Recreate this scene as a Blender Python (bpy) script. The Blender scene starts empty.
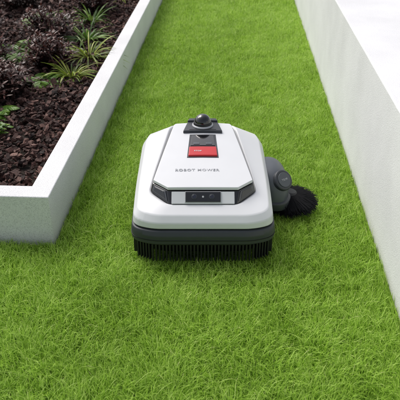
import bpy, bmesh, math, random
import numpy as np
from mathutils import Vector, Matrix
random.seed(5); rng=np.random.default_rng(7)
S=bpy.context.scene
YAW=math.radians(2.94)
H=1.115
ca,sa=math.cos(YAW),math.sin(YAW)

# ---------------------------------------------------------------- helpers
def link(o,parent=None):
    S.collection.objects.link(o)
    if parent is not None: o.parent=parent
    return o
def empty(name,loc=(0,0,0),rz=0):
    e=bpy.data.objects.new(name,None); e.location=loc; e.rotation_euler=(0,0,rz); e.empty_display_size=.1
    return link(e)
def mesh_obj(name,verts,faces,mat=None,parent=None,smooth=False,bevel=0,seg=3,angle=30,sub=0):
    me=bpy.data.meshes.new(name); me.from_pydata([tuple(v) for v in verts],[],faces); me.validate()
    bm=bmesh.new(); bm.from_mesh(me); bmesh.ops.recalc_face_normals(bm,faces=bm.faces); bm.to_mesh(me); bm.free()
    o=bpy.data.objects.new(name,me); link(o,parent)
    if mat: me.materials.append(mat)
    if bevel:
        b=o.modifiers.new('b','BEVEL'); b.width=bevel; b.segments=seg; b.limit_method='ANGLE'; b.angle_limit=math.radians(angle); b.harden_normals=False
    if sub:
        s=o.modifiers.new('s','SUBSURF'); s.levels=sub; s.render_levels=sub
    if smooth or bevel:
        for p in me.polygons: p.use_smooth=True
        if not sub:
            w=o.modifiers.new('w','WEIGHTED_NORMAL'); w.keep_sharp=False
    return o
def box(name,x0,x1,y0,y1,z0,z1,mat,parent=None,bevel=.002,seg=2):
    v=[(x,y,z) for z in(z0,z1) for x,y in((x0,y0),(x1,y0),(x1,y1),(x0,y1))]
    f=[(0,3,2,1),(4,5,6,7),(0,1,5,4),(1,2,6,5),(2,3,7,6),(3,0,4,7)]
    return mesh_obj(name,v,f,mat,parent,bevel=bevel,seg=seg)
def loft(name,rings,mat,parent=None,cap0=True,cap1=True,**k):
    n=len(rings[0]); v=[p for r in rings for p in r]; f=[]
    for i in range(len(rings)-1):
        for j in range(n):
            f.append((i*n+j,i*n+(j+1)%n,(i+1)*n+(j+1)%n,(i+1)*n+j))
    if cap0: f.append(tuple(range(n)))
    if cap1: f.append(tuple(range((len(rings)-1)*n,len(rings)*n)))
    return mesh_obj(name,v,f,mat,parent,**k)
def rounded(poly,radii,k=6):
    out=[];n=len(poly)
    for i in range(n):
        p=Vector(poly[i]);a=Vector(poly[i-1])-p;b=Vector(poly[(i+1)%n])-p
        r=min(radii[i],a.length*.48,b.length*.48)
        A=p+a.normalized()*r;B=p+b.normalized()*r
        for t in range(k+1):
            t/=k
            q=A*(1-t)**2+p*2*t*(1-t)+B*t*t
            out.append((q.x,q.y))
    return out

# ---------------------------------------------------------------- materials
def nm(name):
    m=bpy.data.materials.new(name); m.use_nodes=True
    nt=m.node_tree; b=nt.nodes['Principled BSDF']; return m,nt,b
def N(nt,t,**k):
    n=nt.nodes.new(t)
    for a,v in k.items(): setattr(n,a,v)
    return n
def ramp(nt,stops):
    r=N(nt,'ShaderNodeValToRGB'); e=r.color_ramp.elements
    while len(e)<len(stops): e.new(.5)
    for i,(p,c) in enumerate(stops): e[i].position=p; e[i].color=(*c,1)
    return r
def plastic(name,col,rough=.4,bump=.0,bs=900,spec=.5,coat=0,var=.04):
    m,nt,b=nm(name); tc=N(nt,'ShaderNodeTexCoord')
    n1=N(nt,'ShaderNodeTexNoise'); n1.inputs['Scale'].default_value=14; n1.inputs['Detail'].default_value=6
    nt.links.new(tc.outputs['Object'],n1.inputs['Vector'])
    r=ramp(nt,[(.3,[c*(1-var) for c in col]),(.7,[min(1,c*(1+var)) for c in col])])
    nt.links.new(n1.outputs['Fac'],r.inputs['Fac']); nt.links.new(r.outputs['Color'],b.inputs['Base Color'])
    mr=N(nt,'ShaderNodeMapRange'); mr.inputs['To Min'].default_value=rough*.85; mr.inputs['To Max'].default_value=rough*1.2
    nt.links.new(n1.outputs['Fac'],mr.inputs['Value']); nt.links.new(mr.outputs['Result'],b.inputs['Roughness'])
    b.inputs['Specular IOR Level'].default_value=spec; b.inputs['Coat Weight'].default_value=coat; b.inputs['Coat Roughness'].default_value=.06
    if bump:
        n2=N(nt,'ShaderNodeTexNoise'); n2.inputs['Scale'].default_value=bs
        nt.links.new(tc.outputs['Object'],n2.inputs['Vector'])
        bp=N(nt,'ShaderNodeBump'); bp.inputs['Strength'].default_value=bump; bp.inputs['Distance'].default_value=.0006
        nt.links.new(n2.outputs['Fac'],bp.inputs['Height']); nt.links.new(bp.outputs['Normal'],b.inputs['Normal'])
    return m
WHITE=plastic('white_plastic',(.71,.72,.74),.3,.08,spec=.5,var=.015)
DGREY=plastic('dark_grey_plastic',(.040,.045,.053),.42,.25)
MGREY=plastic('mid_grey_plastic',(.085,.095,.11),.4,.2)
BLACK=plastic('black_plastic',(.010,.011,.013),.5,.25)
BRIS=plastic('black_bristle',(.012,.012,.014),.7,0,spec=.15)
GLOSS=plastic('gloss_black',(.006,.006,.007),.08,0,coat=1)
SILV=plastic('silver_trim',(.45,.46,.48),.25,0)
RED=plastic('red_plastic',(.55,.009,.013),.3,0,coat=.3)
TXT=plastic('grey_print',(.40,.41,.43),.4,0)
LENS=plastic('lens_glass',(.012,.014,.03),.03,0,coat=1)
LAMP=plastic('lamp_reflector',(.05,.052,.06),.12,0,coat=.8)

def concrete(name,base,dark,lo=.36,hi=.52,sp=.5,sc=300):
    m,nt,b=nm(name); tc=N(nt,'ShaderNodeTexCoord')
    big=N(nt,'ShaderNodeTexNoise'); big.inputs['Scale'].default_value=5; big.inputs['Detail'].default_value=8
    fine=N(nt,'ShaderNodeTexNoise'); fine.inputs['Scale'].default_value=sc; fine.inputs['Detail'].default_value=5; fine.inputs['Roughness'].default_value=.65
    vor=N(nt,'ShaderNodeTexVoronoi'); vor.inputs['Scale'].default_value=230
    for n in (big,fine,vor): nt.links.new(tc.outputs['Object'],n.inputs['Vector'])
    r=ramp(nt,[(.3,[c*.90 for c in base]),(.65,base)]); nt.links.new(big.outputs['Fac'],r.inputs['Fac'])
    r2=ramp(nt,[(lo,(sp,sp,sp)),(hi,(1,1,1))]); nt.links.new(fine.outputs['Fac'],r2.inputs['Fac'])
    mx=N(nt,'ShaderNodeMix',data_type='RGBA',blend_type='MULTIPLY'); mx.inputs[0].default_value=dark
    nt.links.new(r.outputs['Color'],mx.inputs[6]); nt.links.new(r2.outputs['Color'],mx.inputs[7])
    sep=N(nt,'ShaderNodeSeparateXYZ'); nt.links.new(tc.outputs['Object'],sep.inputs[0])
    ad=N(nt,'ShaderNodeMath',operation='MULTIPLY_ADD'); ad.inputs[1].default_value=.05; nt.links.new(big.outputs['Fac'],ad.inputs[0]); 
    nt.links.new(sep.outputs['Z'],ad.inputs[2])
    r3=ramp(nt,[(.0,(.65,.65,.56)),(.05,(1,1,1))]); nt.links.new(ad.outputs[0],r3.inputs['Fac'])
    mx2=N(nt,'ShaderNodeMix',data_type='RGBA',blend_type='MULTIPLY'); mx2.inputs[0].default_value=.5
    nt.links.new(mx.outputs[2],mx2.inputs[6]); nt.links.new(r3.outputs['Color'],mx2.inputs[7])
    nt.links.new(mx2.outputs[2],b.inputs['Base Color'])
    b.inputs['Roughness'].default_value=.85; b.inputs['Specular IOR Level'].default_value=.25
    ad2=N(nt,'ShaderNodeMath',operation='ADD'); nt.links.new(fine.outputs['Fac'],ad2.inputs[0]); nt.links.new(vor.outputs['Distance'],ad2.inputs[1])
    bp=N(nt,'ShaderNodeBump'); bp.inputs['Strength'].default_value=.4; bp.inputs['Distance'].default_value=.0012
    nt.links.new(ad2.outputs[0],bp.inputs['Height']); nt.links.new(bp.outputs['Normal'],b.inputs['Normal'])
    return m
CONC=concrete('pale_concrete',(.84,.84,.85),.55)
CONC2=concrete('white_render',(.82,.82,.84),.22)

def blade_mat(name,stops,trans=.25,rough=.5):
    m,nt,b=nm(name)
    a=N(nt,'ShaderNodeAttribute',attribute_name='rnd'); r=ramp(nt,stops)
    nt.links.new(a.outputs['Fac'],r.inputs['Fac']); nt.links.new(r.outputs['Color'],b.inputs['Base Color'])
    b.inputs['Roughness'].default_value=rough; b.inputs['Specular IOR Level'].default_value=.35
    tr=N(nt,'ShaderNodeBsdfTranslucent'); nt.links.new(r.outputs['Color'],tr.inputs['Color'])
    mx=N(nt,'ShaderNodeMixShader'); mx.inputs[0].default_value=trans
    out=nt.nodes['Material Output']
    nt.links.new(b.outputs[0],mx.inputs[1]); nt.links.new(tr.outputs[0],mx.inputs[2]); nt.links.new(mx.outputs[0],out.inputs[0])
    return m
GRASS=blade_mat('grass_blades',[(0,(.17,.31,.025)),(.5,(.43,.66,.085)),(.94,(.68,.84,.25)),(1,(.76,.74,.36))],.42)
SOIL,nt,b=nm('soil'); 
tc=N(nt,'ShaderNodeTexCoord'); n=N(nt,'ShaderNodeTexNoise'); n.inputs['Scale'].default_value=60; n.inputs['Detail'].default_value=8
nt.links.new(tc.outputs['Object'],n.inputs['Vector']); r=ramp(nt,[(.3,(.012,.01,.007)),(.7,(.05,.035,.026))]); nt.links.new(n.outputs['Fac'],r.inputs['Fac']); nt.links.new(r.outputs['Color'],b.inputs['Base Color']); b.inputs['Roughness'].default_value=1
bp=N(nt,'ShaderNodeBump'); bp.inputs['Distance'].default_value=.01; nt.links.new(n.outputs['Fac'],bp.inputs['Height']); nt.links.new(bp.outputs['Normal'],b.inputs['Normal'])
TURF,nt,b=nm('turf_base')
tc=N(nt,'ShaderNodeTexCoord'); n=N(nt,'ShaderNodeTexNoise'); n.inputs['Scale'].default_value=90; n.inputs['Detail'].default_value=8
nt.links.new(tc.outputs['Object'],n.inputs['Vector']); r=ramp(nt,[(.3,(.07,.13,.012)),(.7,(.20,.34,.04))]); nt.links.new(n.outputs['Fac'],r.inputs['Fac']); nt.links.new(r.outputs['Color'],b.inputs['Base Color']); b.inputs['Roughness'].default_value=1

def np_mesh(name,V,quads,tris,rnd,mat,smooth=True,parent=None):
    me=bpy.data.meshes.new(name)
    nq,ntr=len(quads),len(tris)
    loops=np.concatenate([quads.ravel(),tris.ravel()]).astype(np.int32)
    me.vertices.add(len(V)); me.vertices.foreach_set('co',V.astype(np.float32).ravel())
    me.loops.add(len(loops)); me.loops.foreach_set('vertex_index',loops)
    me.polygons.add(nq+ntr)
    st=np.concatenate([np.arange(nq)*4,nq*4+np.arange(ntr)*3]).astype(np.int32)
    me.polygons.foreach_set('loop_start',st)
    me.polygons.foreach_set('use_smooth',np.full(nq+ntr,smooth))
    me.update(calc_edges=True)
    at=me.attributes.new('rnd','FLOAT','POINT'); at.data.foreach_set('value',rnd.astype(np.float32))
    me.materials.append(mat)
    o=bpy.data.objects.new(name,me); return link(o,parent)

def vnoise(x,y,sc,seed):
    r=np.random.default_rng(seed); g=r.random((256,256))
    u=x*sc+100; v=y*sc+100; i=np.floor(u).astype(int); j=np.floor(v).astype(int); fu=u-i; fv=v-j
    fu=fu*fu*(3-2*fu); fv=fv*fv*(3-2*fv)
    i%=256; j%=256; i1=(i+1)%256; j1=(j+1)%256
    return (g[i,j]*(1-fu)+g[i1,j]*fu)*(1-fv)+(g[i,j1]*(1-fu)+g[i1,j1]*fu)*fv

XL,XR=-.547,.468
GZ=-.03
PY=1.662
BH=.15
ground=mesh_obj('ground',[(-60,-60,GZ),(60,-60,GZ),(60,60,GZ),(-60,60,GZ)],[(0,1,2,3)],TURF)

MX,MY=.009,1.86
mw=Vector((MX*ca-MY*sa,MX*sa+MY*ca,0))

def grass(name,regions):
    P=[]
    for (x0,x1,y0,y1,d) in regions:
        n=int((x1-x0)*(y1-y0)*d); P.append(np.stack([rng.uniform(x0,x1,n),rng.uniform(y0,y1,n)],1))
    P=np.concatenate(P); x,y=P[:,0],P[:,1]; n=len(x)
    cl=vnoise(x,y,18,1)*.5+vnoise(x,y,45,2)*.5
    big=vnoise(x,y,3.2,3)*.6+vnoise(x,y,7,9)*.4
    far=np.clip((y-2.6)/3,0,1)
    L=(.028+.014*cl)*rng.uniform(.6,1.2,n)
    lx=(x-mw.x)*ca+(y-mw.y)*sa; ly=-(x-mw.x)*sa+(y-mw.y)*ca
    inside=(np.abs(lx)<.205)&(ly>-.275)&(ly<.28)
    L=np.where(inside,L*.55,L)
    stray=rng.random(n)<.02; L=np.where(stray&~inside,L*1.35,L)
    W=rng.uniform(.0011,.0022,n)*(1+.5*far)
    la=vnoise(x,y,9,4)*4*np.pi+rng.normal(0,1.4,n)
    lean=np.abs(rng.normal(.6,.4,n)); 
    dx=np.cos(la)*lean; dy=np.sin(la)*lean
    ang=la+np.pi/2+rng.normal(0,.7,n)
    mr=.03
    dx=np.where(x>XR-mr,-np.abs(dx)*.6,dx); dx=np.where((x<XL+mr)&(x>XL)&(y>PY-.02),np.abs(dx)*.6,dx)
    dy=np.where((x<XL)&(y>PY-mr),-np.abs(dy)*.6,dy)
    sx,sy=np.cos(ang)*W*.5,np.sin(ang)*W*.5
    V=np.zeros((n,7,3))
    for k,(t,wf) in enumerate([(0,1),(.4,.95),(.75,.65)]):
        h=L*t*(1-.18*lean*t); bx=x+dx*L*t**1.7; by=y+dy*L*t**1.7
        V[:,2*k,0]=bx-sx*wf; V[:,2*k,1]=by-sy*wf; V[:,2*k,2]=GZ+h
        V[:,2*k+1,0]=bx+sx*wf; V[:,2*k+1,1]=by+sy*wf; V[:,2*k+1,2]=GZ+h
    V[:,6,0]=x+dx*L; V[:,6,1]=y+dy*L; V[:,6,2]=GZ+L*(1-.3*np.minimum(lean,1.5))
    b=np.arange(n)[:,None]*7
    q=np.concatenate([b+np.array([[0,1,3,2]]),b+np.array([[2,3,5,4]])]); t=b+np.array([[4,5,6]])
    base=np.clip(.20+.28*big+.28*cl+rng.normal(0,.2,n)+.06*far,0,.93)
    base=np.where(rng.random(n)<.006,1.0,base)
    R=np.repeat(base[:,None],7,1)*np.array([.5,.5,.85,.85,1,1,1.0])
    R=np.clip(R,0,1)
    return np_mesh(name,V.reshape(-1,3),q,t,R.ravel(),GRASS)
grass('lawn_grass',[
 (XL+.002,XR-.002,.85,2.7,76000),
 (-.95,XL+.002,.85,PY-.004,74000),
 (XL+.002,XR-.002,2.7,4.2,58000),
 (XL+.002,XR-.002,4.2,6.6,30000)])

# ---------------------------------------------------------------- left planter
pl=empty('concrete_planter')
T=.07; XW=-2.2; YE=8.0
v=[];f=[]
o_=[(XW,PY),(XL,PY),(XL,YE),(XW,YE)]; i_=[(XW+T,PY+T),(XL-T,PY+T),(XL-T,YE-T),(XW+T,YE-T)]
for z in (GZ,BH):
    v+=[(x,y,z) for x,y in o_]+[(x,y,z) for x,y in i_]
for k in range(4):
    a,b_=k,(k+1)%4
    f+=[(a,b_,8+b_,8+a),(4+a,4+b_,12+b_,12+a),(8+a,8+b_,12+b_,12+a),(a,b_,4+b_,4+a)]
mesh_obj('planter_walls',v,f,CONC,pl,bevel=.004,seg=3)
mesh_obj('planter_soil',[(XW+T-.01,PY+T-.01,.10),(XL-T+.01,PY+T-.01,.10),(XL-T+.01,YE-T+.01,.10),(XW+T-.01,YE-T+.01,.10)],[(0,1,2,3)],SOIL,pl)

def chips(name,x0,x1,y0,y1,z,n,smin,smax,mat,flat=.4):
    base=np.array([(-1,-1,-1),(1,-1,-1),(1,1,-1),(-1,1,-1),(-1,-1,1),(1,-1,1),(1,1,1),(-1,1,1)],float)*.5
    fq=np.array([(0,3,2,1),(4,5,6,7),(0,1,5,4),(1,2,6,5),(2,3,7,6),(3,0,4,7)])
    c=np.stack([rng.uniform(x0,x1,n),rng.uniform(y0,y1,n),z+rng.uniform(-.004,.016,n)],1)
    s=rng.uniform(smin,smax,(n,1,1))*np.stack([rng.uniform(.6,1.3,n),rng.uniform(.35,.8,n),rng.uniform(.15,flat,n)],1)[:,None,:]
    V=base[None]*(1+rng.uniform(-.45,.3,(n,8,3)))*s
    a=rng.uniform(0,2*np.pi,n); t1=rng.normal(0,.45,n); t2=rng.normal(0,.45,n)
    def R(V,i,j,a):
        c_,s_=np.cos(a)[:,None],np.sin(a)[:,None]; A=V[:,:,i]*c_-V[:,:,j]*s_; B=V[:,:,i]*s_+V[:,:,j]*c_
        V=V.copy(); V[:,:,i]=A; V[:,:,j]=B; return V
    V=R(V,1,2,t1); V=R(V,0,2,t2); V=R(V,0,1,a); V+=c[:,None,:]
    q=(np.arange(n)[:,None,None]*8+fq[None]).reshape(-1,4)
    rn=np.repeat(rng.random(n),8)
    return np_mesh(name,V.reshape(-1,3),q,np.zeros((0,3),int),rn,mat,smooth=False)
def chipmat(name,cols):
    m,nt,b=nm(name); a=N(nt,'ShaderNodeAttribute',attribute_name='rnd')
    r=ramp(nt,[(i/(len(cols)-1),c) for i,c in enumerate(cols)]); nt.links.new(a.outputs['Fac'],r.inputs['Fac'])
    tc=N(nt,'ShaderNodeTexCoord'); n=N(nt,'ShaderNodeTexNoise'); n.inputs['Scale'].default_value=180; n.inputs['Detail'].default_value=6
    nt.links.new(tc.outputs['Object'],n.inputs['Vector']); r2=ramp(nt,[(.3,(.4,.4,.4)),(.7,(1.25,1.2,1.15))]); nt.links.new(n.outputs['Fac'],r2.inputs['Fac'])
    mx=N(nt,'ShaderNodeMix',data_type='RGBA',blend_type='MULTIPLY'); mx.inputs[0].default_value=1
    nt.links.new(r.outputs['Color'],mx.inputs[6]); nt.links.new(r2.outputs['Color'],mx.inputs[7]); nt.links.new(mx.outputs[2],b.inputs['Base Color'])
    b.inputs['Roughness'].default_value=.75; b.inputs['Specular IOR Level'].default_value=.3
    bp=N(nt,'ShaderNodeBump'); bp.inputs['Distance'].default_value=.002; nt.links.new(n.outputs['Fac'],bp.inputs['Height']); nt.links.new(bp.outputs['Normal'],b.inputs['Normal'])
    return m
BARK=chipmat('bark_chips',[(.014,.007,.006),(.06,.026,.02),(.11,.052,.042),(.028,.013,.011),(.26,.15,.125),(.055,.028,.024),(.013,.008,.007)])
chips('bark_mulch',-1.9,XL-T-.006,PY+T+.006,6.2,.108,27000,.008,.030,BARK,.6)

# ---------------------------------------------------------------- plants
class Leafs:
    def __init__(s): s.V=[];s.Q=[];s.R=[]
    def leaf(s,p,d,L,W,droop,rn,segs=4):
        d=Vector(d).normalized(); side=d.cross(Vector((0,0,1)))
        if side.length<.01: side=Vector((1,0,0))
        side.normalize(); up=side.cross(d)
        b=len(s.V); p=Vector(p)
        roll=random.uniform(-.5,.5); side2=side*math.cos(roll)+up*math.sin(roll)
        for i in range(segs+1):
            t=i/segs; w=W*.5*(math.sin(math.pi*(t*.86+.1))**.8)
            c=p+d*L*t+Vector((0,0,-1))*droop*L*t*t
            if i==segs: w=W*.04
            s.V+= [c-side2*w,c+side2*w]; s.R+=[rn,rn]
        for i in range(segs):
            a=b+2*i; s.Q.append((a,a+1,a+3,a+2))
    def stem(s,a,b_,r,rn):
        a=Vector(a);b_=Vector(b_);d=(b_-a).normalized();u=d.orthogonal().normalized();w=d.cross(u);k=len(s.V)
        for c,rr in((a,r),(b_,r*.5)):
            for j in range(3):
                an=j*2.094; s.V.append(c+(u*math.cos(an)+w*math.sin(an))*rr); s.R.append(rn)
        for j in range(3): s.Q.append((k+j,k+(j+1)%3,k+3+(j+1)%3,k+3+j))
    def make(s,name,mat):
        return np_mesh(name,np.array([tuple(v) for v in s.V]),np.array(s.Q),np.zeros((0,3),int),np.array(s.R),mat)
def st3(a,b,c): return [(0,a),(.5,b),(1,c)]
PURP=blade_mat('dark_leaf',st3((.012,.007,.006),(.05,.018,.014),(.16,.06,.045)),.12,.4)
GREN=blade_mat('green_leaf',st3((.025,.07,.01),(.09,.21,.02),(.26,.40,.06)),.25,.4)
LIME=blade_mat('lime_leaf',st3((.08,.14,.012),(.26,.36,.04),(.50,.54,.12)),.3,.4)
def shrub(x,y,rad,hgt,nst,mat,name,lw=.010,ll=.032):
    L=Leafs()
    for i in range(nst):
        a=random.uniform(0,2*math.pi); sp=random.uniform(.05,1)**.6
        tip=Vector((x+math.cos(a)*rad*sp,y+math.sin(a)*rad*sp,.11+hgt*(1-.55*sp*sp)*random.uniform(.6,1.1)))
        base=Vector((x+math.cos(a)*rad*.15,y+math.sin(a)*rad*.15,.10))
        mid=(base+tip)/2+Vector((0,0,.03)); L.stem(base,mid,.0022,.2); L.stem(mid,tip,.0016,.3)
        k=int(14*hgt/.2)+6
        for j in range(k):
            t=j/k; q=base.lerp(mid,t*2) if t<.5 else mid.lerp(tip,t*2-1)
            an=j*2.4+random.uniform(-.4,.4)
            d=Vector((math.cos(an),math.sin(an),random.uniform(.0,.8)))+(tip-mid).normalized()*.5
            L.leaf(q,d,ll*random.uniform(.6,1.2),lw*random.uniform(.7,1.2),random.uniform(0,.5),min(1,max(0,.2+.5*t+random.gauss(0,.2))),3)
    return L.make(name,mat)
def strappy(x,y,n,ln,mat,name,w=.008,base=.11):
    L=Leafs()
    for i in range(n):
        a=random.uniform(0,2*math.pi); e=random.uniform(.35,1.5)
        d=Vector((math.cos(a),math.sin(a),e)); l=ln*random.uniform(.6,1.1)
        L.leaf((x+math.cos(a)*.012,y+math.sin(a)*.012,base-.005),d,l,w*random.uniform(.7,1.2),random.uniform(.3,.8),random.random(),7)
    return L.make(name,mat)
def fern(x,y,n,ln,mat,name):
    L=Leafs()
    for i in range(n):
        a=i*2*math.pi/n+random.uniform(-.3,.3); e=random.uniform(.5,1.2); d=Vector((math.cos(a),math.sin(a),e)).normalized(); l=ln*random.uniform(.7,1.1)
        prev=Vector((x,y,.105)); K=20
        for j in range(1,K+1):
            t=j/K; c=Vector((x,y,.105))+d*l*t+Vector((0,0,-1))*.55*l*t*t
            L.stem(prev,c,.0012,.3); tang=(c-prev).normalized(); sd=tang.cross(Vector((0,0,1))).normalized()
            pl_=l*.24*math.sin(math.pi*(t*.85+.12))+.004
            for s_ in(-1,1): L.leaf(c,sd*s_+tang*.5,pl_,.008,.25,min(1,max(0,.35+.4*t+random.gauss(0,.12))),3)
            prev=c
    return L.make(name,mat)
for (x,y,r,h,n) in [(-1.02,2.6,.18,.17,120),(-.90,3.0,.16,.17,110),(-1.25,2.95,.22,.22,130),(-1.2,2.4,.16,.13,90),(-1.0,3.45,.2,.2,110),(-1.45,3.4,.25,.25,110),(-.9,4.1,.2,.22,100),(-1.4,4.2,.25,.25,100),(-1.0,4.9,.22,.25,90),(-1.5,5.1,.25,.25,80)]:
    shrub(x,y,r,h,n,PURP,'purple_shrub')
strappy(-.75,2.86,70,.20,LIME,'sedge_plant')
strappy(-.73,3.16,80,.24,LIME,'sedge_plant')
strappy(-.80,3.45,60,.24,GREN,'sedge_plant')
strappy(-.85,3.85,60,.26,GREN,'sedge_plant')
strappy(-.8,4.5,60,.28,LIME,'sedge_plant')
fern(-.95,2.40,12,.12,GREN,'fern_plant')
fern(-.86,2.78,12,.15,GREN,'fern_plant')
fern(-1.12,3.15,13,.24,GREN,'fern_plant')
fern(-1.1,3.8,13,.24,GREN,'fern_plant')
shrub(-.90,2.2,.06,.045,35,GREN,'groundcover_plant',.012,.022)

# ---------------------------------------------------------------- right wall
rw=empty('white_garden_wall')
WH=.44; R0,R1=XR,XR+.34; Rb=XR+1.4
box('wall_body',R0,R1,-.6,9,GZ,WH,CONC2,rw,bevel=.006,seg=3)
box('wall_back',Rb,Rb+.15,-.6,9,GZ,WH,CONC2,rw,bevel=.006)
box('wall_fill',R1+.001,Rb-.001,-.6,9,GZ,WH-.05,SOIL,rw,bevel=0)

# ---------------------------------------------------------------- mower
M=empty('robot_lawn_mower',mw,YAW)
def ring(half,rad,zf,k=5):
    pts=[(x,y-MY) for x,y in half]; poly=pts+[(-x,y) for x,y in reversed(pts)]
    rr=rad+list(reversed(rad))
    return [(x,y,zf(y+MY)) for x,y in rounded(poly,rr,k)]
def lin(a,b=0):
    ys=[p[0] for p in a]; zs=[p[1] for p in a]
    return lambda y: float(np.interp(y,ys,zs))
A0=[(.150,1.572),(.209,1.598),(.213,1.76),(.213,2.06),(.190,2.135),(.12,2.165)]
rad=[.03,.035,.06,.05,.04,.03]
def inset(h,d,dy=None): 
    dy=d if dy is None else dy
    return [(x-d, y+dy*(1 if y<1.7 else (0 if y<2.0 else -1))) for x,y in h]
z0=lin([(1.57,.108),(1.75,.105),(2.17,.105)])
z1=lin([(1.57,.126),(1.65,.138),(1.8,.148),(2.05,.158),(2.17,.153)])
A1=inset(A0,.002)
z2=lin([(1.58,.144),(1.66,.158),(1.8,.168),(2.02,.180),(2.08,.183),(2.15,.165)])
A2=[(.143,1.590),(.194,1.614),(.198,1.76),(.196,2.05),(.176,2.11),(.11,2.14)]
A3=[(.108,1.626),(.164,1.684),(.152,1.80),(.116,2.05),(.105,2.078),(.07,2.085)]
z3=lin([(1.62,.160),(1.69,.171),(1.8,.184),(2.05,.220),(2.09,.218)])
A4=inset(A3,.012)
z4=lambda y:z3(y)-.012
shell=loft('body_shell',[ring(A0,rad,z0),ring(A1,rad,z1),ring(A2,rad,z2),ring(A3,[.02,.02,.05,.02,.02,.02],z3),ring(A4,[.02,.02,.05,.02,.02,.02],z4)],WHITE,M,cap0=True,cap1=True,bevel=.004,seg=4,angle=12)
B0=[(.150,1.568),(.212,1.595),(.217,1.76),(.217,2.06),(.194,2.14),(.12,2.17)]
B1=[(.150,1.562),(.214,1.590),(.219,1.76),(.219,2.06),(.196,2.142),(.12,2.172)]
loft('bumper',[ring(inset(B0,.008),rad,lambda y:.050),ring(B1,rad,lambda y:.062),ring(B1,rad,lambda y:.088),ring(B0,rad,lambda y:.103),ring(inset(B0,.012),rad,lambda y:.106)],DGREY,M,bevel=.003,seg=3,angle=20)
B2=[(x+.0012,y-(.0012 if y<1.7 else -.0012)) for x,y in B1]
loft('bumper_line',[ring(B2,rad,lambda y:.0735),ring(B2,rad,lambda y:.0755)],BLACK,M)
loft('chassis',[ring(inset(B0,.03),rad,lambda y:.012),ring(inset(B0,.022),rad,lambda y:.055)],BLACK,M,bevel=.004)
def tooth(V,F,x,y,nx,ny,w,z0_,z1_,th):
    tx,ty=-ny,nx; b=len(V)
    for z,s in((z0_,.75),(z1_,1)):
        for u,v_ in((-1,-1),(1,-1),(1,1),(-1,1)):
            V.append((x+tx*w*.5*u*s+nx*th*.5*v_,y+ty*w*.5*u*s+ny*th*.5*v_,z))
    for q in [(0,3,2,1),(4,5,6,7),(0,1,5,4),(1,2,6,5),(2,3,7,6),(3,0,4,7)]: F.append(tuple(b+i for i in q))
V=[];F=[]
n_=30
for i in range(n_):
    x=-.150+.300*i/(n_-1); tooth(V,F,x,1.578-MY,0,-1,.0058,-.004,.056,.012)
for s in(-1,1):
    for i in range(1,6):
        t=i/6; tooth(V,F,s*(.150+.052*t),1.578+.027*t-MY,s*.42,-.9,.0058,-.002,.056,.012)
    for i in range(14):
        tooth(V,F,s*.205,1.62+i*.0125-MY,s,0,.006,.0,.056,.010)
mesh_obj('guard_comb',V,F,BLACK,M,bevel=.0012,seg=2)
pz=lin([(1.655,.196),(1.70,.2005),(1.85,.2175),(2.0,.231),(2.06,.234)])
U0=[(.098,1.627),(.160,1.690),(.109,2.062),(.08,2.078)]
U1=[(.105,1.658),(.1535,1.698),(.103,2.050),(.075,2.065)]
u0=lin([(1.62,.158),(1.70,.171),(2.06,.214)])
r4=[.006,.008,.02,.02]
loft('cover_frame',[ring(U0,r4,u0),ring(U1,r4,lambda y:pz(y)-.007),ring(inset(U1,.01),r4,lambda y:pz(y)-.006)],GLOSS,M,bevel=.002,seg=2)
def plate_outline(y):
    return float(np.interp(y,[1.6565,1.6965,2.035,2.05],[.104,.1495,.099,.090]))
ys=[1.6565,1.664,1.68,1.6965]+list(np.linspace(1.72,2.02,12))+[2.035,2.045]
cols=[-1,-.9,-.7,-.4,0,.4,.7,.9,1]
V=[];F=[]
def PZ(y,u): return pz(y)+.0055+.004*(1-u*u)*min(1,(y-1.65)/.06)
for y in ys:
    for u in cols: V.append((u*plate_outline(y),y-MY,PZ(y,u)))
nc=len(cols);nr=len(ys);top=nc*nr
for y in ys:
    for u in cols: V.append((u*plate_outline(y),y-MY,pz(y)-.004))
for i in range(nr-1):
    for j in range(nc-1):
        a=i*nc+j; F.append((a,a+1,a+nc+1,a+nc)); a+=top; F.append((a,a+nc,a+nc+1,a+1))
for i in range(nr-1):
    for j in (0,nc-1):
        a=i*nc+j; F.append((a,a+nc,a+nc+top,a+top))
for j in range(nc-1):
    for i in (0,nr-1):
        a=i*nc+j; F.append((a,a+1,a+1+top,a+top))
mesh_obj('top_cover',V,F,WHITE,M,bevel=.002,seg=3,angle=35)
def on_front(x,t,off=0):
    y=1.628+(1.6575-1.628)*t; z=.1595+(.1905-.1595)*t
    nx=Vector((0,-.72,.69)); return Vector((x,y-MY,z))+nx*off
def front_panel(name,xa,xb,t0,t1,off,th,mat,bevel=.001,taper=0):
    v=[on_front(xa-taper,t0,off-th),on_front(xb+taper,t0,off-th),on_front(xb,t1,off-th),on_front(xa,t1,off-th),on_front(xa-taper,t0,off),on_front(xb+taper,t0,off),on_front(xb,t1,off),on_front(xa,t1,off)]
    return mesh_obj(name,v,[(0,3,2,1),(4,5,6,7),(0,1,5,4),(1,2,6,5),(2,3,7,6),(3,0,4,7)],mat,M,bevel=bevel,seg=3)
front_panel('front_panel',-.093,.093,.03,.90,.0045,.008,WHITE,.0015)
front_panel('sensor_frame',-.054,.054,.10,.90,.0075,.006,SILV,.002)
front_panel('sensor_window',-.052,.052,.13,.87,.0092,.005,GLOSS,.002)
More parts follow.
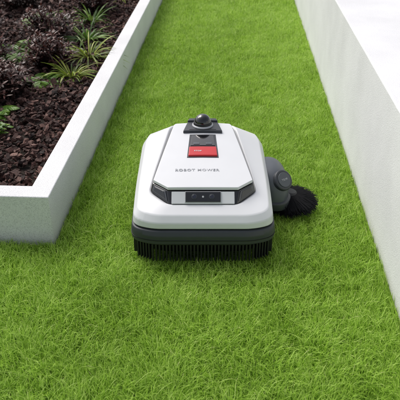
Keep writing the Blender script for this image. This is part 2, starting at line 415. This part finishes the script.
def disc(name,c,nrm,r,h,mat,seg=28,bev=.0008,prof=None):
    n_=Vector(nrm).normalized();u=n_.orthogonal().normalized();w=n_.cross(u); c=Vector(c)
    prof=prof or [(r,0),(r,h)]
    rings=[[tuple(c+n_*hh+(u*math.cos(2*math.pi*i/seg)+w*math.sin(2*math.pi*i/seg))*rr) for i in range(seg)] for rr,hh in prof]
    return loft(name,rings,mat,M,bevel=bev,seg=2)
for x in(-.026,.026): 
    disc('lens_ring',on_front(x,.5,.0088),(0,-.72,.69),.0085,.002,DGREY); disc('lens',on_front(x,.5,.010),(0,-.72,.69),.006,.0018,LENS)
disc('led',on_front(0,.5,.0088),(0,-.72,.69),.003,.001,SILV)
for s in(-1,1):
    a=Vector((s*.1005,1.6325-MY,.163)); b_=Vector((s*.1565,1.6895-MY,.1735)); c=Vector((s*.150,1.6945-MY,.1915)); d=Vector((s*.1075,1.6585-MY,.1885))
    nrm=(b_-a).cross(d-a).normalized(); 
    if nrm.y>0: nrm=-nrm
    ctr=(a+b_+c+d)/4
    for nme,k,off,mt in(('headlight',.86,.0025,LAMP),('headlight_glass',.66,.0035,GLOSS)):
        q=[ctr+(p-ctr)*k for p in(a,b_,c,d)]
        v=[p-nrm*.002 for p in q]+[p+nrm*off for p in q]
        mesh_obj(nme,v,[(0,3,2,1),(4,5,6,7),(0,1,5,4),(1,2,6,5),(2,3,7,6),(3,0,4,7)],mt,M,bevel=.0012,seg=2)
def slab(name,xa0,xa1,y0,y1,h,mat,bev=.002,sink=.004,dome=0,cx=0):
    n_=6;V=[];F=[]
    for lay in(0,1):
        for i in range(n_+1):
            y=y0+(y1-y0)*i/n_; w=xa0+(xa1-xa0)*i/n_
            for u in(-1,-.5,0,.5,1):
                x=cx+u*w; uu=x/plate_outline(y)
                z=PZ(y,uu)+(h if lay else -sink); V.append((x,y-MY,z))
    t=(n_+1)*5
    for i in range(n_):
        for j in range(4):
            a=i*5+j; F.append((a,a+5,a+6,a+1)); a+=t; F.append((a,a+1,a+6,a+5))
        for j in(0,4): a=i*5+j; F.append((a,a+5,a+5+t,a+t))
    for j in range(4):
        for i in(0,n_): a=i*5+j; F.append((a,a+1,a+1+t,a+t))
    return mesh_obj(name,V,F,mat,M,bevel=bev,seg=3,angle=40)
slab('panel_surround',.050,.043,1.812,1.958,.0008,DGREY,.0004)
slab('stop_button',.046,.0435,1.818,1.872,.006,RED,.003)
slab('display',.040,.037,1.882,1.950,.003,GLOSS,.0015)
slab('display_key',.010,.010,1.888,1.900,.0045,MGREY,.001,cx=-.02)
slab('display_key',.010,.010,1.888,1.900,.0045,MGREY,.001,cx=.02)
slab('dome_pad',.066,.050,1.968,2.040,.010,DGREY,.004)
slab('dome_pad_rear',.052,.046,2.03,2.049,.016,DGREY,.004)
slab('pad_rib',.045,.044,1.974,1.9755,.011,BLACK,.0003)
zc=PZ(2.01,0)+.008
disc('dome_ring',(0,2.008-MY,zc),(0,0,1),.034,.008,SILV,36,.001,[(.036,0),(.036,.003),(.033,.006)])
disc('dome_base',(0,2.008-MY,zc+.004),(0,0,1),.030,.01,BLACK,36,.001,[(.032,0),(.030,.010)])
disc('camera_dome',(0,2.008-MY,zc+.012),(0,0,1),.028,.03,GLOSS,36,.0,[(.0285*math.cos(t),.028*math.sin(t)) for t in np.linspace(0,1.5,12)])
def text(s,loc,size,rot,mat,name,ext=.0002):
    c=bpy.data.curves.new(name,'FONT'); c.body=s; c.size=size; c.extrude=ext; c.align_x='CENTER'; c.align_y='CENTER'; c.space_character=1.15; c.offset=.0002
    c.materials.append(mat); o=bpy.data.objects.new(name,c); o.location=loc; o.rotation_euler=rot; link(o,M); return o
sl=math.atan2(pz(1.77)-pz(1.72),.05)
text('ROBOT MOWER',(-.018,1.742-MY,PZ(1.742,0)+.0004),.0165,(sl,0,0),TXT,'lettering',.0004)
text('STOP',(-.016,1.842-MY,PZ(1.842,0)+.0065),.009,(sl,0,0),WHITE,'stop_lettering')
for s in(-1,1):
    c=Vector((s*.168,2.03-MY,.065)); r=.088
    disc('rear_wheel',c,(s,0,0),r,.035,BLACK,40,.002,[(r*.9,0),(r,.006),(r,.030),(r*.9,.036)])
    V=[];F=[]
    for i in range(26):
        a=2*math.pi*i/26; ny,nz=math.cos(a),math.sin(a); b=len(V)
        for xx in(.004,.032):
            for dr,dt in((-.003,-.004),(-.003,.004),(.006,.003),(.006,-.003)):
                V.append((c.x+s*xx,c.y+ny*(r+dr)-nz*dt,c.z+nz*(r+dr)+ny*dt))
        for q in [(0,1,2,3),(4,7,6,5),(0,4,5,1),(1,5,6,2),(2,6,7,3),(3,7,4,0)]: F.append(tuple(b+k for k in q))
    mesh_obj('wheel_tread',V,F,BLACK,M)
    disc('wheel_hub',c+Vector((s*.034,0,0)),(s,0,0),.05,.006,MGREY,32,.002)
    disc('front_caster',Vector((s*.12,1.68-MY,.03)),(1,0,0),.035,.03,BLACK,24,.004)
def superell(name,c,rx,ry,rz,e1,e2,mat,nu=40,nv=20,zmin=-1,sh=None):
    rings=[]
    sg=lambda v,e: math.copysign(abs(v)**e,v)
    for j in range(nv+1):
        ph=-math.pi/2*.98+math.pi*.98*j/nv
        r=[]
        for i in range(nu):
            th=2*math.pi*i/nu
            p=(c[0]+rx*sg(math.cos(ph),e1)*sg(math.cos(th),e2),c[1]+ry*sg(math.cos(ph),e1)*sg(math.sin(th),e2),max(c[2]+rz*sg(math.sin(ph),e1),zmin))
            r.append(sh(p) if sh else p)
        rings.append(r)
    return loft(name,rings,mat,M,smooth=True)
def shp(p):
    x,y,z=p; k=max(0,(z-.06)/.09); return (x-.020*k*k*(1 if x>.2 else 0),y+.02*k,z)
superell('trimmer_housing',(.238,.040,.078),.052,.085,.076,.65,.8,MGREY,sh=shp)
superell('trimmer_skirt',(.240,.038,.040),.058,.090,.020,.4,.8,DGREY)
box('trimmer_arm',.19,.24,-.01,.09,.06,.125,DGREY,M,bevel=.01,seg=4)
nn=Vector((.50,-.62,.60)).normalized(); cc=Vector((.238,.040,.078))+Vector((.50*.052,-.62*.085,.60*.076))*1.02-nn*.004
disc('trimmer_cap',cc,nn,.03,.012,DGREY,36,.0015,[(.035,-.012),(.035,.004),(.031,.007)])
disc('trimmer_cap_badge',cc+nn*.0055,nn,.025,.004,MGREY,32,.001)
q_=nn.to_track_quat('Z','Y').to_euler()
text('TRIM',tuple(cc+nn*.0102),.010,q_,TXT,'trimmer_lettering',.0002)
bc=Vector((.296,.036,.035))
disc('brush_hub',bc,(0.15,0,1),.032,.018,BLACK,28,.002,[(.036,0),(.032,.012),(.018,.022)])
n_=4200
an=rng.uniform(0,2*np.pi,n_); ln=rng.uniform(.050,.080,n_)*(1+.10*np.sin(an*9)); zz=rng.uniform(0,.018,n_)
V=np.zeros((n_,6,3)); jit=rng.normal(0,.15,n_)
for k,t in enumerate((0,.5,1)):
    a=an+jit*t+.25*t*t; rr=.022+ln*t*.9; px=bc.x+np.cos(a)*rr; py=bc.y+np.sin(a)*rr; pzv=bc.z+zz*(1+t*.8)-.030*t*t-.002
    tx,ty=-np.sin(a)*.0007,np.cos(a)*.0007
    V[:,2*k]=np.stack([px-tx,py-ty,pzv],1); V[:,2*k+1]=np.stack([px+tx,py+ty,pzv+.0008],1)
b=np.arange(n_)[:,None]*6
np_mesh('brush_bristles',V.reshape(-1,3),np.concatenate([b+np.array([[0,1,3,2]]),b+np.array([[2,3,5,4]])]),np.zeros((0,3),int),rng.random(n_*6),BRIS,parent=M)

# ---------------------------------------------------------------- light
w=bpy.data.worlds.new('World'); S.world=w; w.use_nodes=True; nt=w.node_tree
sky=N(nt,'ShaderNodeTexSky',sky_type='NISHITA'); sky.sun_disc=False
EL,AZ=math.radians(52),math.radians(-48)
sky.sun_elevation=EL; sky.sun_rotation=AZ; sky.air_density=1.0; sky.dust_density=5.0; sky.ozone_density=1
hs=N(nt,'ShaderNodeHueSaturation'); hs.inputs['Saturation'].default_value=.45
nt.links.new(sky.outputs[0],hs.inputs['Color']); nt.links.new(hs.outputs[0],nt.nodes['Background'].inputs[0]); nt.nodes['Background'].inputs[1].default_value=.15
sd=Vector((math.sin(AZ)*math.cos(EL),math.cos(AZ)*math.cos(EL),math.sin(EL)))
l=bpy.data.lights.new('sun','SUN'); l.energy=1.5; l.angle=math.radians(30); l.color=(1,.97,.93)
lo=bpy.data.objects.new('sun',l); lo.rotation_euler=sd.to_track_quat('Z','Y').to_euler(); link(lo)
# ---------------------------------------------------------------- camera
c=bpy.data.cameras.new('camera'); co=bpy.data.objects.new('camera',c); link(co)
co.location=(0,0,H); co.rotation_euler=(math.radians(60),0,YAW)
c.sensor_width=36; c.lens=57.6; c.clip_start=.05; c.clip_end=300
c.dof.use_dof=True; c.dof.focus_distance=1.98; c.dof.aperture_fstop=9
S.camera=co
S.view_settings.view_transform='Standard'; S.view_settings.look='None'; S.view_settings.exposure=0
